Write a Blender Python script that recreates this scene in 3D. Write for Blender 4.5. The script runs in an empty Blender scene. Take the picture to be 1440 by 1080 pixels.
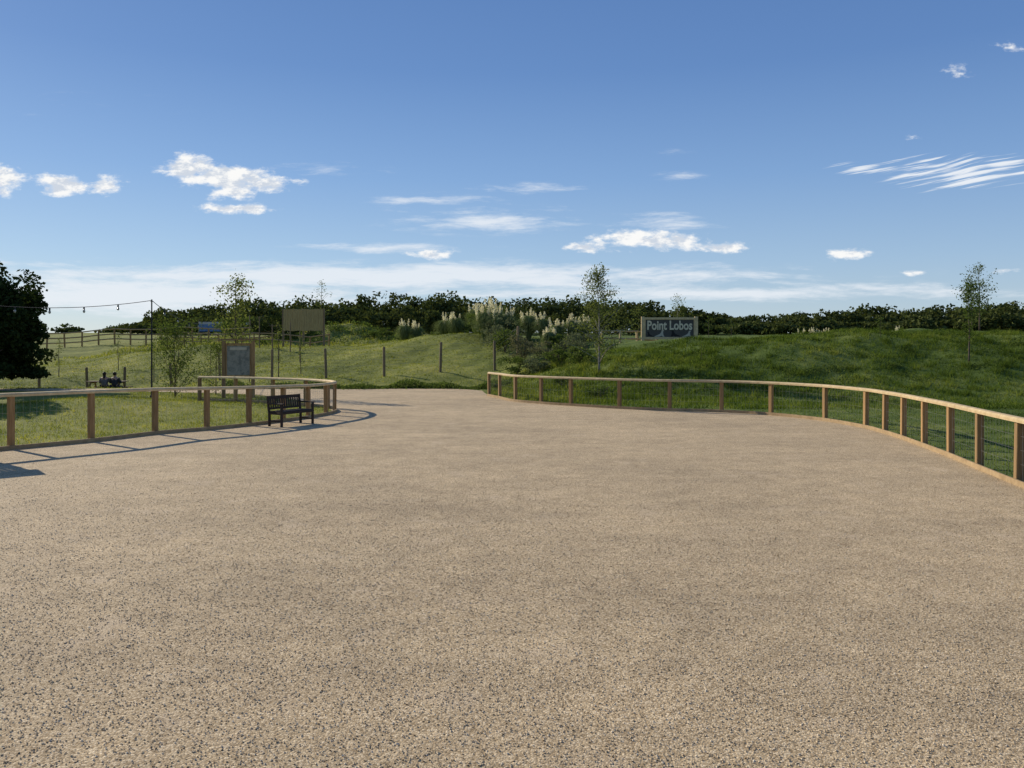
import bpy, math, numpy as np, bmesh
from mathutils import Vector
S=bpy.context.scene
COL=S.collection
rng=np.random.default_rng(7)
S.view_settings.view_transform='Standard'; S.view_settings.look='None'; S.view_settings.exposure=0

# ------------------------------------------------------------ node helpers
def newmat(name):
    m=bpy.data.materials.new(name); m.use_nodes=True
    nt=m.node_tree; nt.nodes.clear()
    out=nt.nodes.new('ShaderNodeOutputMaterial')
    return m,nt,out
def N(nt,t,**k):
    n=nt.nodes.new(t)
    for a,b in k.items(): setattr(n,a,b)
    return n
def setin(nt,sock,v):
    if hasattr(v,'is_output'): nt.links.new(v,sock)
    elif v is not None: sock.default_value=v
def M(nt,op,a,b=None,c=None,clamp=False):
    n=N(nt,'ShaderNodeMath',operation=op,use_clamp=clamp)
    setin(nt,n.inputs[0],a); setin(nt,n.inputs[1],b); setin(nt,n.inputs[2],c)
    return n.outputs[0]
def VM(nt,op,a,b=None):
    n=N(nt,'ShaderNodeVectorMath',operation=op)
    setin(nt,n.inputs[0],a); setin(nt,n.inputs[1],b)
    return n.outputs['Value'] if op in('LENGTH','DOT_PRODUCT') else n.outputs[0]
def ramp(nt,fac,stops,interp='LINEAR'):
    n=N(nt,'ShaderNodeValToRGB'); n.color_ramp.interpolation=interp
    e=n.color_ramp.elements
    while len(e)<len(stops): e.new(.5)
    for i,(p,c) in enumerate(stops):
        e[i].position=p; e[i].color=(*c,1) if len(c)==3 else c
    nt.links.new(fac,n.inputs[0]); return n.outputs[0]
def noise(nt,vec,scale,detail=4,rough=.55,out='Fac'):
    n=N(nt,'ShaderNodeTexNoise'); n.inputs['Scale'].default_value=scale
    n.inputs['Detail'].default_value=detail; n.inputs['Roughness'].default_value=rough
    if vec is not None: nt.links.new(vec,n.inputs['Vector'])
    return n.outputs[out]
def mixc(nt,f,a,b,mode='MIX'):
    n=N(nt,'ShaderNodeMix',data_type='RGBA',blend_type=mode)
    setin(nt,n.inputs[0],f)
    for s,v in((n.inputs[6],a),(n.inputs[7],b)):
        if hasattr(v,'is_output'): nt.links.new(v,s)
        else: s.default_value=(*v,1)
    return n.outputs[2]
def pbsdf(nt,out,col,rough=.8,bump=None,bstr=.4,bdist=.02,spec=.3):
    p=N(nt,'ShaderNodeBsdfPrincipled')
    if hasattr(col,'is_output'): nt.links.new(col,p.inputs['Base Color'])
    else: p.inputs['Base Color'].default_value=(*col,1)
    p.inputs['Roughness'].default_value=rough
    p.inputs['Specular IOR Level'].default_value=spec
    if bump is not None:
        b=N(nt,'ShaderNodeBump'); b.inputs['Strength'].default_value=bstr; b.inputs['Distance'].default_value=bdist
        nt.links.new(bump,b.inputs['Height']); nt.links.new(b.outputs[0],p.inputs['Normal'])
    nt.links.new(p.outputs[0],out.inputs[0]); return p
def pos(nt): return N(nt,'ShaderNodeNewGeometry').outputs['Position']
def objc(nt): return N(nt,'ShaderNodeTexCoord').outputs['Object']
def plain(name,c,rough=.7,var=.25,scale=12,spec=.3):
    m,nt,o=newmat(name)
    f=noise(nt,objc(nt),scale,4,.6)
    d=tuple(x*(1-var) for x in c); l=tuple(min(1,x*(1+var)) for x in c)
    pbsdf(nt,o,ramp(nt,f,[(.3,d),(.7,l)]),rough,f,.2,.01,spec); return m
def wood(name,c1,c2,stretch=(14,14,1.6),rough=.75):
    m,nt,o=newmat(name)
    v=VM(nt,'MULTIPLY',objc(nt),stretch)
    f=noise(nt,v,1.6,6,.65); g=noise(nt,objc(nt),1.1,3)
    col=ramp(nt,f,[(.28,c1),(.68,c2)])
    col=mixc(nt,M(nt,'MULTIPLY',g,.4),col,tuple(x*.6 for x in c1))
    oi=N(nt,'ShaderNodeObjectInfo').outputs['Random']
    col=mixc(nt,1.0,col,ramp(nt,oi,[(0,(.75,.74,.74)),(1,(1.15,1.08,1.0))]),'MULTIPLY')
    pbsdf(nt,o,col,rough,f,.35,.006); return m
def leafm(name,c1,c2,trans=.35,tint=(1.4,1.45,.75),sc=.6):
    m,nt,o=newmat(name)
    g=N(nt,'ShaderNodeNewGeometry')
    r=g.outputs['Random Per Island']
    n=noise(nt,g.outputs['Position'],sc,3)
    f=M(nt,'ADD',M(nt,'MULTIPLY',r,.5),M(nt,'MULTIPLY',n,.6))
    col=ramp(nt,f,[(.2,c1),(.8,c2)])
    d=N(nt,'ShaderNodeBsdfDiffuse'); nt.links.new(col,d.inputs[0])
    t=N(nt,'ShaderNodeBsdfTranslucent'); nt.links.new(mixc(nt,1.0,col,tint,'MULTIPLY'),t.inputs[0])
    x=N(nt,'ShaderNodeMixShader'); x.inputs[0].default_value=trans
    nt.links.new(d.outputs[0],x.inputs[1]); nt.links.new(t.outputs[0],x.inputs[2]); nt.links.new(x.outputs[0],o.inputs[0])
    return m

# ------------------------------------------------------------ materials
MWOODP=wood('post_wood',(.24,.135,.05),(.46,.30,.135))
MWOODR=wood('rail_wood',(.52,.38,.19),(.78,.63,.37),(5,5,5))
MWOODK=wood('board_wood',(.30,.21,.11),(.52,.39,.22),(5,5,5))
MWOODG=wood('weathered_wood',(.16,.115,.065),(.32,.24,.14))
MBENCH=wood('bench_wood',(.03,.02,.015),(.08,.055,.04))
MPANEL=wood('panel_wood',(.34,.25,.10),(.56,.43,.20))
MBARK=plain('bark',(.10,.075,.055),.9,.4,9)
MBIRCH=plain('pale_bark',(.28,.25,.21),.85,.4,9)
MWIRE=plain('galvanised_wire',(.30,.29,.26),.7,.1)
MBLACK=plain('black_metal',(.02,.02,.022),.5,.2)
MLEAFD=leafm('leaf_dark',(.014,.024,.009),(.048,.068,.022),.15)
MLEAFW=leafm('leaf_wood',(.022,.034,.013),(.110,.125,.042),.2,sc=.10)
MLEAFB=leafm('leaf_birch',(.06,.08,.025),(.17,.19,.065),.4)
MLEAFG=leafm('leaf_green',(.04,.065,.018),(.12,.155,.045),.35)
MLEAFS=leafm('leaf_sage',(.08,.10,.05),(.20,.22,.11),.3,(1.1,1.1,.9))
MLEAFBR=leafm('leaf_brown',(.10,.10,.05),(.23,.22,.12),.3,(1.05,1.1,.85),sc=2)
MPLUME=leafm('pampas_plume',(.66,.60,.42),(.90,.84,.64),.5,(1.0,1.02,.84),sc=2)
MPAMP=leafm('pampas_leaf',(.11,.15,.05),(.25,.29,.12),.35,(1.1,1.15,.75),sc=2)
def grassmat(name,blade):
    m,nt,o=newmat(name); p=pos(nt)
    big=noise(nt,p,.16,4,.6); mid=noise(nt,p,1.3,5,.65)
    s=N(nt,'ShaderNodeSeparateXYZ'); nt.links.new(p,s.inputs[0])
    lush=M(nt,'MULTIPLY_ADD',s.outputs[0],.12,.5,clamp=True)
    if blade: f=M(nt,'ADD',M(nt,'MULTIPLY',big,.5),M(nt,'MULTIPLY_ADD',mid,.45,.04))
    else:
        fine=noise(nt,p,22,4,.7)
        f=M(nt,'ADD',M(nt,'MULTIPLY',big,.45),M(nt,'ADD',M(nt,'MULTIPLY',mid,.35),M(nt,'MULTIPLY',fine,.25)))
    c1=ramp(nt,f,[(.38,(.032,.054,.012)),(.52,(.096,.138,.028)),(.66,(.21,.235,.065))])
    c2=ramp(nt,f,[(.38,(.075,.098,.022)),(.52,(.20,.215,.048)),(.66,(.34,.32,.09))])
    col=mixc(nt,lush,c2,c1)
    if blade:
        g=N(nt,'ShaderNodeNewGeometry').outputs['Random Per Island']
        col=mixc(nt,1.0,col,ramp(nt,g,[(0,(.7,.75,.6)),(.85,(1.25,1.2,1.1)),(1,(1.9,1.5,1.4))]),'MULTIPLY')
        d=N(nt,'ShaderNodeBsdfDiffuse'); nt.links.new(col,d.inputs[0])
        t=N(nt,'ShaderNodeBsdfTranslucent'); nt.links.new(mixc(nt,1.0,col,(1.35,1.4,.7),'MULTIPLY'),t.inputs[0])
        x=N(nt,'ShaderNodeMixShader'); x.inputs[0].default_value=.4
        nt.links.new(d.outputs[0],x.inputs[1]); nt.links.new(t.outputs[0],x.inputs[2]); nt.links.new(x.outputs[0],o.inputs[0])
    else: pbsdf(nt,o,col,.95,M(nt,'ADD',fine,mid),.5,.08,.1)
    return m
MGRASS=grassmat('grass_turf',False); MBLADE=grassmat('grass_blades',True)
def tones(nt,p,c):
    big=noise(nt,p,.30,5,.65); md=noise(nt,p,2.6,5,.72); st=noise(nt,VM(nt,'MULTIPLY',p,(.25,1.1,1)),.8,5,.65)
    c=mixc(nt,1.0,c,ramp(nt,big,[(.3,(.86,.85,.83)),(.7,(1.12,1.1,1.06))]),'MULTIPLY')
    c=mixc(nt,1.0,c,ramp(nt,st,[(.3,(.88,.87,.86)),(.7,(1.1,1.09,1.07))]),'MULTIPLY')
    return mixc(nt,1.0,c,ramp(nt,md,[(.3,(.82,.81,.79)),(.7,(1.13,1.12,1.08))]),'MULTIPLY'),md
m,nt,o=newmat('gravel'); MGRAVEL=m; p=pos(nt)
v=N(nt,'ShaderNodeTexVoronoi'); v.inputs['Scale'].default_value=90; nt.links.new(p,v.inputs['Vector'])
sx=N(nt,'ShaderNodeSeparateColor'); nt.links.new(v.outputs['Color'],sx.inputs[0])
c=ramp(nt,sx.outputs[0],[(0,(.33,.245,.145)),(.3,(.50,.385,.24)),(.7,(.62,.49,.315)),(1,(.82,.68,.48))])
edge=ramp(nt,v.outputs['Distance'],[(.4,(1,1,1)),(.85,(.66,.62,.57))])
c=mixc(nt,1.0,c,edge,'MULTIPLY')
c,md=tones(nt,p,c)
sand=ramp(nt,noise(nt,p,1.5,6,.7),[(.56,(0,0,0)),(.70,(1,1,1))])
c=mixc(nt,M(nt,'MULTIPLY',sand,.5),c,(.62,.48,.315))
bh=M(nt,'ADD',M(nt,'MULTIPLY',v.outputs['Distance'],-1.0),M(nt,'MULTIPLY',md,1.4))
pbsdf(nt,o,c,.9,bh,.4,.009,.2)
m,nt,o=newmat('gravel_stone'); MSTONE=m
g=N(nt,'ShaderNodeNewGeometry'); p=g.outputs['Position']
c=ramp(nt,g.outputs['Random Per Island'],[(0,(.34,.255,.155)),(.25,(.54,.42,.265)),(.75,(.69,.55,.365)),(.93,(.88,.76,.57)),(1,(.46,.41,.35))])
c,md=tones(nt,p,c)
pbsdf(nt,o,c,.8,spec=.3)

# ------------------------------------------------------------ mesh helpers
def mesh_np(name,V,F,mat,smooth=False):
    V=np.asarray(V,dtype=np.float32).reshape(-1,3); F=np.asarray(F,dtype=np.int32); k=F.shape[1]
    me=bpy.data.meshes.new(name)
    me.vertices.add(len(V)); me.vertices.foreach_set('co',V.ravel())
    me.loops.add(F.size); me.loops.foreach_set('vertex_index',F.ravel())
    me.polygons.add(len(F)); me.polygons.foreach_set('loop_start',np.arange(0,F.size,k,dtype=np.int32))
    me.polygons.foreach_set('loop_total',np.full(len(F),k,dtype=np.int32))
    me.polygons.foreach_set('use_smooth',np.full(len(F),smooth))
    me.update(calc_edges=True); me.validate(); me.materials.append(mat); return me
def mkobj(name,me,parent=None,loc=(0,0,0),rotz=0,**props):
    ob=bpy.data.objects.new(name,me); COL.objects.link(ob); ob.location=loc; ob.rotation_euler=(0,0,rotz)
    if parent: ob.parent=parent
    for k,v in props.items(): ob[k]=v
    return ob
def thing(name,loc,rotz=0,**props):
    e=mkobj(name,None,None,loc,rotz,**props); e.empty_display_size=.3; return e
class MB:
    def __init__(s): s.v=[]; s.f=[]
    def add(s,V,F):
        b=len(s.v); s.v+= [tuple(x) for x in V]; s.f+= [tuple(i+b for i in f) for f in F]
    def box(s,c,d,rz=0,bev=0.006,rx=0):
        hx,hy,hz=[q/2 for q in d]; b=min(bev,hx*.4,hy*.4,hz*.4); V=[]
        idx={}
        for sx_ in(-1,1):
            for sy in(-1,1):
                for sz in(-1,1):
                    for ax in range(3):
                        q=[sx_*hx,sy*hy,sz*hz]
                        for j,sg in enumerate((sx_,sy,sz)):
                            if j!=ax: q[j]-=sg*b
                        idx[(sx_,sy,sz,ax)]=len(V); V.append(q)
        F=[]
        for ax in range(3):
            a1,a2=[j for j in range(3) if j!=ax]
            for sg in(-1,1):
                q=[]
                for u,w in((-1,-1),(1,-1),(1,1),(-1,1)):
                    k=[0,0,0]; k[ax]=sg;k[a1]=u;k[a2]=w; q.append(idx[(*k,ax)])
                F.append(q)
            for u in(-1,1):
                for w in(-1,1):
                    k0=[0,0,0];k0[a1]=u;k0[a2]=w;k1=list(k0);k0[ax]=-1;k1[ax]=1
                    F.append([idx[(*k0,a1)],idx[(*k1,a1)],idx[(*k1,a2)],idx[(*k0,a2)]])
        for a in(-1,1):
            for bb in(-1,1):
                for cc in(-1,1): F.append([idx[(a,bb,cc,j)] for j in range(3)])
        cz,sz_=math.cos(rz),math.sin(rz); cx,sx2=math.cos(rx),math.sin(rx)
        W=[]
        for x,y,z in V:
            y,z=y*cx-z*sx2,y*sx2+z*cx
            W.append((c[0]+x*cz-y*sz_,c[1]+x*sz_+y*cz,c[2]+z))
        s.add(W,F)
    def tube(s,pts,rads,n=6):
        pts=[Vector(p) for p in pts]; V=[];F=[]
        for i,p in enumerate(pts):
            d=(pts[min(i+1,len(pts)-1)]-pts[max(i-1,0)]).normalized()
            a=d.orthogonal().normalized() if i==0 else (a-d*a.dot(d)).normalized()
            b=d.cross(a)
            for k in range(n):
                t=2*math.pi*k/n; V.append(p+(a*math.cos(t)+b*math.sin(t))*rads[i])
        for i in range(len(pts)-1):
            for k in range(n):
                F.append((i*n+k,i*n+(k+1)%n,(i+1)*n+(k+1)%n,(i+1)*n+k))
        F.append(tuple(range(n-1,-1,-1))); F.append(tuple((len(pts)-1)*n+k for k in range(n)))
        s.add(V,F)
    def sweep(s,path,prof):
        V=[];F=[];n=len(prof);P=[Vector(p) for p in path]
        for i,p in enumerate(P):
            d=P[min(i+1,len(P)-1)]-P[max(i-1,0)]; d.z=0; d.normalize(); nn=Vector((d.y,-d.x,0))
            for a,z in prof: V.append(p+nn*a+Vector((0,0,z)))
        for i in range(len(P)-1):
            for k in range(n): F.append((i*n+k,i*n+(k+1)%n,(i+1)*n+(k+1)%n,(i+1)*n+k))
        F.append(tuple(range(n-1,-1,-1))); F.append(tuple((len(P)-1)*n+k for k in range(n)))
        s.add(V,F)
    def poly(s,pts): s.add(pts,[tuple(range(len(pts)))])
    def mesh(s,name,mat,smooth=False):
        me=bpy.data.meshes.new(name); me.from_pydata([tuple(x) for x in s.v],[],s.f); me.update()
        bm=bmesh.new(); bm.from_mesh(me); bmesh.ops.recalc_face_normals(bm,faces=bm.faces); bm.to_mesh(me); bm.free()
        if smooth: me.polygons.foreach_set('use_smooth',[True]*len(me.polygons))
        me.materials.append(mat); return me
def leafgeo(P,size,rng,asp=.55):
    n=len(P); a=rng.normal(size=(n,3)); a/=np.linalg.norm(a,axis=1)[:,None]
    b=np.cross(a,rng.normal(size=(n,3))); b/=np.linalg.norm(b,axis=1)[:,None]
    s=(size*rng.uniform(.6,1.3,n))[:,None]
    V=np.stack([P-a*s*.5,P+b*s*asp*.5,P+a*s*.5,P-b*s*asp*.5],1)
    return V.reshape(-1,3),np.arange(4*n).reshape(n,4)
def crom(pts,sub=6):
    P=[Vector(p) for p in pts]; out=[]
    for i in range(len(P)-1):
        a=P[max(i-1,0)];b=P[i];c=P[i+1];d=P[min(i+2,len(P)-1)]
        for k in range(sub):
            t=k/sub
            out.append(.5*((2*b)+(c-a)*t+(2*a-5*b+4*c-d)*t*t+(3*b-a-3*c+d)*t**3))
    out.append(P[-1]); return out

# ------------------------------------------------------------ terrain
def ss(a,b,v):
    t=np.clip((v-a)/(b-a),0,1); return t*t*(3-2*t)
def g2(x,y,cx,cy,sx,sy,am): return am*np.exp(-((x-cx)/sx)**2/2-((y-cy)/sy)**2/2)
def H(x,y):
    x=np.asarray(x,float); y=np.asarray(y,float)
    b=np.interp(y,[-1000,38,50,80,120,200,400,2000,6000],[0,0,.35,1.5,2.9,4.9,8,28,80])
    mk=ss(36.8,41,y)
    mo=g2(x,y,-15.9,75,2.4,4,.95)+g2(x,y,-13.5,75,5.6,5,1.45)+g2(x,y,-30,80,9,8,1.1)+g2(x,y,1.5,50,3,6,1.3)
    mo=mo+g2(x,y,-10.5,66,2.2,4,.6)+g2(x,y,-17.5,56,3.5,3,.7)+g2(x,y,-24,60,4,5,.6)
    rug=(.16*np.sin(x*1.9+y*.5)*np.sin(y*.8-x*.6)+.10*np.sin(x*3.7+1)*np.sin(y*1.9+x))*np.exp(-((x+13.5)/8)**2/2-((y-73)/8)**2/2)
    mo=mo+rug+2.0*np.exp(-((x+4)/np.where(x>-4,3.2,6.5))**2/2-((y-54)/6.5)**2/2)
    mo=mo+g2(x,y,-21,62,6,6,.5)
    mo=mo-.8*ss(-15,-18,x)*ss(-30,-26,x)*ss(37,39,y)*(1-ss(42,50,y))
    cr=np.interp(x,[-.6,0,3,4.6,8.1,11.7,15.2,20.5,25.5,60,90],[0,.25,1.1,1.5,2.05,2.3,2.45,2.55,2.55,2.3,0])
    foot=np.interp(x,[0,4,10,20],[29,28,27,26])
    r=cr*ss(0,1,(y-foot)/(38-foot))*(1-ss(41,60,y))
    off=ss(1.5,3.5,y-28)*np.where(x>1,1,0)
    bump=.06*np.sin(x*1.3+y*.7)*np.sin(y*1.1-x*.4)+.05*np.sin(x*2.9+1)*np.sin(y*2.3+x*.5)+.15*np.sin(x*.75+2)*np.sin(y*.6+x*.25)
    e=g2(x,y,-12.5,24,2.4,1.9,.4)
    return b+mo*mk+r+e+bump*np.clip(mk*.9+off,0,1)
def h1(x,y): return float(H(x,y))
def axis(lo,a,b,hi,st):
    c=list(np.arange(a,b,st)); s=st; v=b
    while v<hi: c.append(v); s*=1.12; v+=s
    c.append(hi); s=st; v=a
    L=[]
    while v>lo: s*=1.12; v-=s; L.append(max(v,lo))
    return np.array(sorted(set(L))+c)
xs=axis(-4000,-30,30,4000,.35); ys=axis(-60,8,82,6000,.35)
X,Y=np.meshgrid(xs,ys); Z=H(X,Y); nx=len(xs); ny=len(ys)
V=np.stack([X,Y,Z],-1).reshape(-1,3)
i,j=np.meshgrid(np.arange(nx-1),np.arange(ny-1)); q=(j*nx+i).ravel()
F=np.stack([q,q+1,q+nx+1,q+nx],1)
mkobj('ground',mesh_np('ground',V,F,MGRASS,True),kind='structure')

RF=[(6.5,5.9),(6.6,7.3),(6.8,8.7),(7.0,10.1),(7.25,11.5),(7.56,13.0),(7.86,14.4),(8.11,15.8),(8.33,17.1),(8.45,18.2),(8.50,19.3),(8.22,21.1),(7.35,22.8),(6.21,23.8),(4.77,24.3),(3.36,25.1),(1.93,26.3),(.99,27.2),(.125,28.3),(-.45,30.1),(-.89,31.4)]
LF0=[(-12.6,11.9),(-11.5,12.9),(-10.5,14.1),(-9.54,15.3),(-8.64,16.5),(-7.95,17.9),(-7.14,18.8),(-6.48,19.8),(-5.95,20.9),(-5.55,21.9),(-5.30,22.9),(-5.30,24.0)]
LF=LF0+[(-5.75,25.1),(-6.7,26.1),(-8.0,26.9),(-9.5,27.6),(-11.0,28.3)]
LG=LF0+[(-5.75,25.1),(-6.4,26.3),(-7.3,28.2),(-8.6,30.4),(-10.4,32.2),(-12.35,33.2),(-15.8,34.3),(-19.1,34.8)]
far=[(float(x),36.5+.12*math.sin(x*2.3)+.08*math.sin(x*5.1)) for x in np.arange(-2.5,-30,-.5)]
GP=[(-16,-8),(12,-8),(9,0)]+RF+[(-1.1,33),(-1.3,35)]+far+[(-30,36.6),(-30,35.1)]+LG[::-1]+[(-16,9)]
me=bpy.data.meshes.new('gravel'); me.from_pydata([(x,y,.01) for x,y in GP],[],[tuple(range(len(GP)))])
bm=bmesh.new(); bm.from_mesh(me); bmesh.ops.triangulate(bm,faces=bm.faces); bmesh.ops.recalc_face_normals(bm,faces=bm.faces)
if sum(f.normal.z for f in bm.faces)<0: bmesh.ops.reverse_faces(bm,faces=bm.faces)
bm.to_mesh(me); bm.free(); me.materials.append(MGRAVEL)
mkobj('gravel_yard',me,kind='structure')
def inpoly(x,y,P):
    c=np.zeros(len(x),bool); n=len(P)
    for k in range(n):
        x0,y0=P[k];x1,y1=P[k-1]
        if y0==y1: continue
        c^=((y0>y)!=(y1>y))&(x<(x1-x0)*(y-y0)/(y1-y0)+x0)
    return c
n=640000
yy=2.6+rng.random(n)*14; xx=(rng.random(n)-.5)*25
dens=np.clip(1.0-(yy-2.6)/14,0,1)**2.0
k=(rng.random(n)<dens*1.0)&(np.abs(xx)<.70*yy+.3)&inpoly(xx,yy,GP); xx=xx[k];yy=yy[k];n=len(xx)
O=np.array([(1,0,0),(0,1,0),(-1,0,0),(0,-1,0),(0,0,1),(0,0,-1)],float)
r=rng.uniform(.003,.0085,n)
vv=O[None]*rng.uniform(.6,1.25,(n,6,1))*r[:,None,None]
vv[:,:,2]*=.68
a=rng.uniform(0,6.28,n);ca,sa=np.cos(a)[:,None],np.sin(a)[:,None]
x_=vv[:,:,0]*ca-vv[:,:,1]*sa; y_=vv[:,:,0]*sa+vv[:,:,1]*ca
t=rng.normal(0,.45,n)[:,None]; z_=vv[:,:,2]*np.cos(t)+y_*np.sin(t); y_=y_*np.cos(t)-vv[:,:,2]*np.sin(t)
V=np.stack([x_+xx[:,None],y_+yy[:,None],z_+(.011+r*.18)[:,None]],-1).reshape(-1,3)
T=np.array([(0,1,4),(1,2,4),(2,3,4),(3,0,4)])
F=(T[None]+np.arange(n)[:,None,None]*6).reshape(-1,3)
mkobj('loose_gravel',mesh_np('loose_gravel',V,F,MSTONE),kind='stuff',label='loose tan gravel stones scattered over the yard')

# grass blades
def blades(n,x0,x1,y0,y1,hmin,hmax,w,clump=0,pw=1.0):
    yy=y0+(y1-y0)*rng.random(n)**pw; xx=x0+(x1-x0)*rng.random(n)
    k=(np.abs(xx)<.68*yy+1)&(~inpoly(xx,yy,GP)); xx=xx[k];yy=yy[k];n=len(xx)
    cl=.5+.25*np.sin(xx*2.1+np.sin(yy*1.7)*2)*np.sin(yy*2.6+np.cos(xx*1.3)*2)+.25*np.sin(xx*5.3+np.sin(yy*4.1)*2)*np.sin(yy*6.1+np.cos(xx*3.3)*2)
    k=rng.random(n)<(1-clump+clump*cl); xx=xx[k];yy=yy[k];cl=cl[k];n=len(xx)
    h=rng.uniform(hmin,hmax,n)*(1-clump*.6+clump*1.2*cl); zz=H(xx,yy)-.01
    a=rng.uniform(0,6.28,n); ww=w*rng.uniform(.6,1.3,n); le=rng.normal(0,.6,(n,2))*h[:,None]
    A=np.stack([xx-np.cos(a)*ww,yy-np.sin(a)*ww,zz],-1);B=np.stack([xx+np.cos(a)*ww,yy+np.sin(a)*ww,zz],-1)
    C=np.stack([xx+le[:,0],yy+le[:,1],zz+h],-1)
    return np.stack([A,B,C],1).reshape(-1,3)
L=[blades(60000,-16,-5,14,35,.03,.09,.010,.5),
   blades(50000,7,24,12,28,.03,.08,.010,.3),
   blades(120000,-1,30,25,40,.05,.17,.016,.85),
   blades(12000,-1,9,27,36,.08,.22,.018,.8),
   blades(50000,-34,2,36.6,60,.04,.11,.022,.4),
   blades(26000,-34,0,60,85,.08,.28,.035,.8)]
# tussocks on the bank: tight tufts of longer blades
nt_=520; tx_=rng.uniform(2,30,nt_); ty_=rng.uniform(28.5,40,nt_); m_=45
xx=(tx_[:,None]+rng.normal(0,.12,(nt_,m_))).ravel(); yy=(ty_[:,None]+rng.normal(0,.12,(nt_,m_))).ravel()
hh=(rng.uniform(.12,.32,nt_)[:,None]*rng.uniform(.5,1.1,(nt_,m_))).ravel(); zz=H(xx,yy)-.01; n=len(xx)
a=rng.uniform(0,6.28,n); ww=.012; le=rng.normal(0,.4,(n,2))*hh[:,None]
L.append(np.stack([np.stack([xx-np.cos(a)*ww,yy-np.sin(a)*ww,zz],-1),np.stack([xx+np.cos(a)*ww,yy+np.sin(a)*ww,zz],-1),np.stack([xx+le[:,0],yy+le[:,1],zz+hh],-1)],1).reshape(-1,3))
V=np.concatenate(L)
mkobj('grass_blades',mesh_np('grass_blades',V,np.arange(len(V)).reshape(-1,3),MBLADE),kind='stuff',label='rough green grass on banks and verges')
n=12000; xx=rng.uniform(-13,0,n); yy=37.0+rng.normal(0,.35,n)+.3*np.sin(xx*1.1)
zz=H(xx,yy)+rng.random(n)**1.6*(.22+.2*np.sin(xx*2.3)*np.sin(xx*.9))
V,F=leafgeo(np.stack([xx,yy,zz],-1),.11,rng); mkobj('ground_cover_plants',mesh_np('ground_cover',V,F,MLEAFG),kind='stuff',label='low green plants along the gravel path edge')
# low broadleaf weeds in drifts on the bank and scrub on the far mound
def drift(nc,x0,x1,y0,y1,r,hgt,per,ls):
    cx=rng.uniform(x0,x1,nc); cy=rng.uniform(y0,y1,nc); rr=rng.uniform(.5,1.3,nc)*r
    xx=(cx[:,None]+rng.normal(0,1,(nc,per))*rr[:,None]).ravel(); yy=(cy[:,None]+rng.normal(0,.6,(nc,per))*rr[:,None]).ravel()
    k=~inpoly(xx,yy,GP); xx=xx[k]; yy=yy[k]
    return leafgeo(np.stack([xx,yy,H(xx,yy)+rng.random(len(xx))*hgt],-1),ls,rng)[0]
V=np.concatenate([drift(75,2,29,29,39.5,.35,.14,150,.075),drift(45,-22,-7,68,76,.6,.4,110,.2)])
mkobj('weed_patches',mesh_np('weeds',V,np.arange(len(V)).reshape(-1,4),MLEAFG),kind='stuff',label='dark green weeds and scrub growing through rough grass')

# ------------------------------------------------------------ timber fences
def timber_fence(pts,label,hs,s):
    bx,by=pts[0]; e=thing('timber_fence',(bx,by,0),label=label,category='fence',group='post and rail fences around the yard')
    hv=np.interp(range(len(pts)),hs[0],hs[1])
    pm=MB(); pm.box((0,0,.42),(.105,.105,.94),bev=.008); pme=pm.mesh('post',MWOODP)
    for i,(x,y) in enumerate(pts):
        x2,y2=pts[min(i+1,len(pts)-1)];x1,y1=pts[max(i-1,0)]
        ob=mkobj('post',pme,e,(x-bx,y-by,h1(x,y)),math.atan2(y2-y1,x2-x1)+rng.normal(0,.03))
        ob.rotation_euler[0]=rng.normal(0,.008); ob.scale[2]=(hv[i]-.06)/.89
    P3=crom([(x,y,h) for (x,y),h in zip(pts,hv)],5)
    path=[(p.x-bx,p.y-by,h1(p.x,p.y)) for p in P3]; tp=[(q[0],q[1],q[2]+p.z) for q,p in zip(path,P3)]
    rl=MB(); rl.sweep(tp,[(-.07,-.075),(.07,-.075),(.072,-.035),(.05,-.008),(.0,0),(-.05,-.008),(-.072,-.035)])
    mkobj('rail',rl.mesh('rail',MWOODR,False),e)
    kb=MB()
    kb.sweep(path,[(s*.055,-.02),(s*.085,-.02),(s*.085,.09),(s*.055,.09)]); mkobj('kickboard',kb.mesh('kickboard',MWOODK),e)
    w=MB()
    for z in (.3,.5,.7):
        w.tube([(q[0],q[1],q[2]+z) for q in path],[.0015]*len(path),3)
    L=0
    for a,b,h in zip(path[:-1],path[1:],P3):
        a=Vector(a);b=Vector(b);d=(b-a).length;k=L
        while k<d:
            q=a+(b-a)*(k/d); w.tube([q+Vector((0,0,.08)),q+Vector((0,0,h.z-.07))],[.0016,.0016],3); k+=.12
        L=k-d
    mkobj('wire_netting',w.mesh('netting',MWIRE),e)
    return e
timber_fence(RF,'curving wooden post and rail fence with wire netting below grassy bank',([0,20],[.98,.95]),-1)
timber_fence(LF,'wooden post and rail fence curving around a grass enclosure',([0,4,9,13,16],[1.12,1.08,.93,.90,.88]),1)

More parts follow.
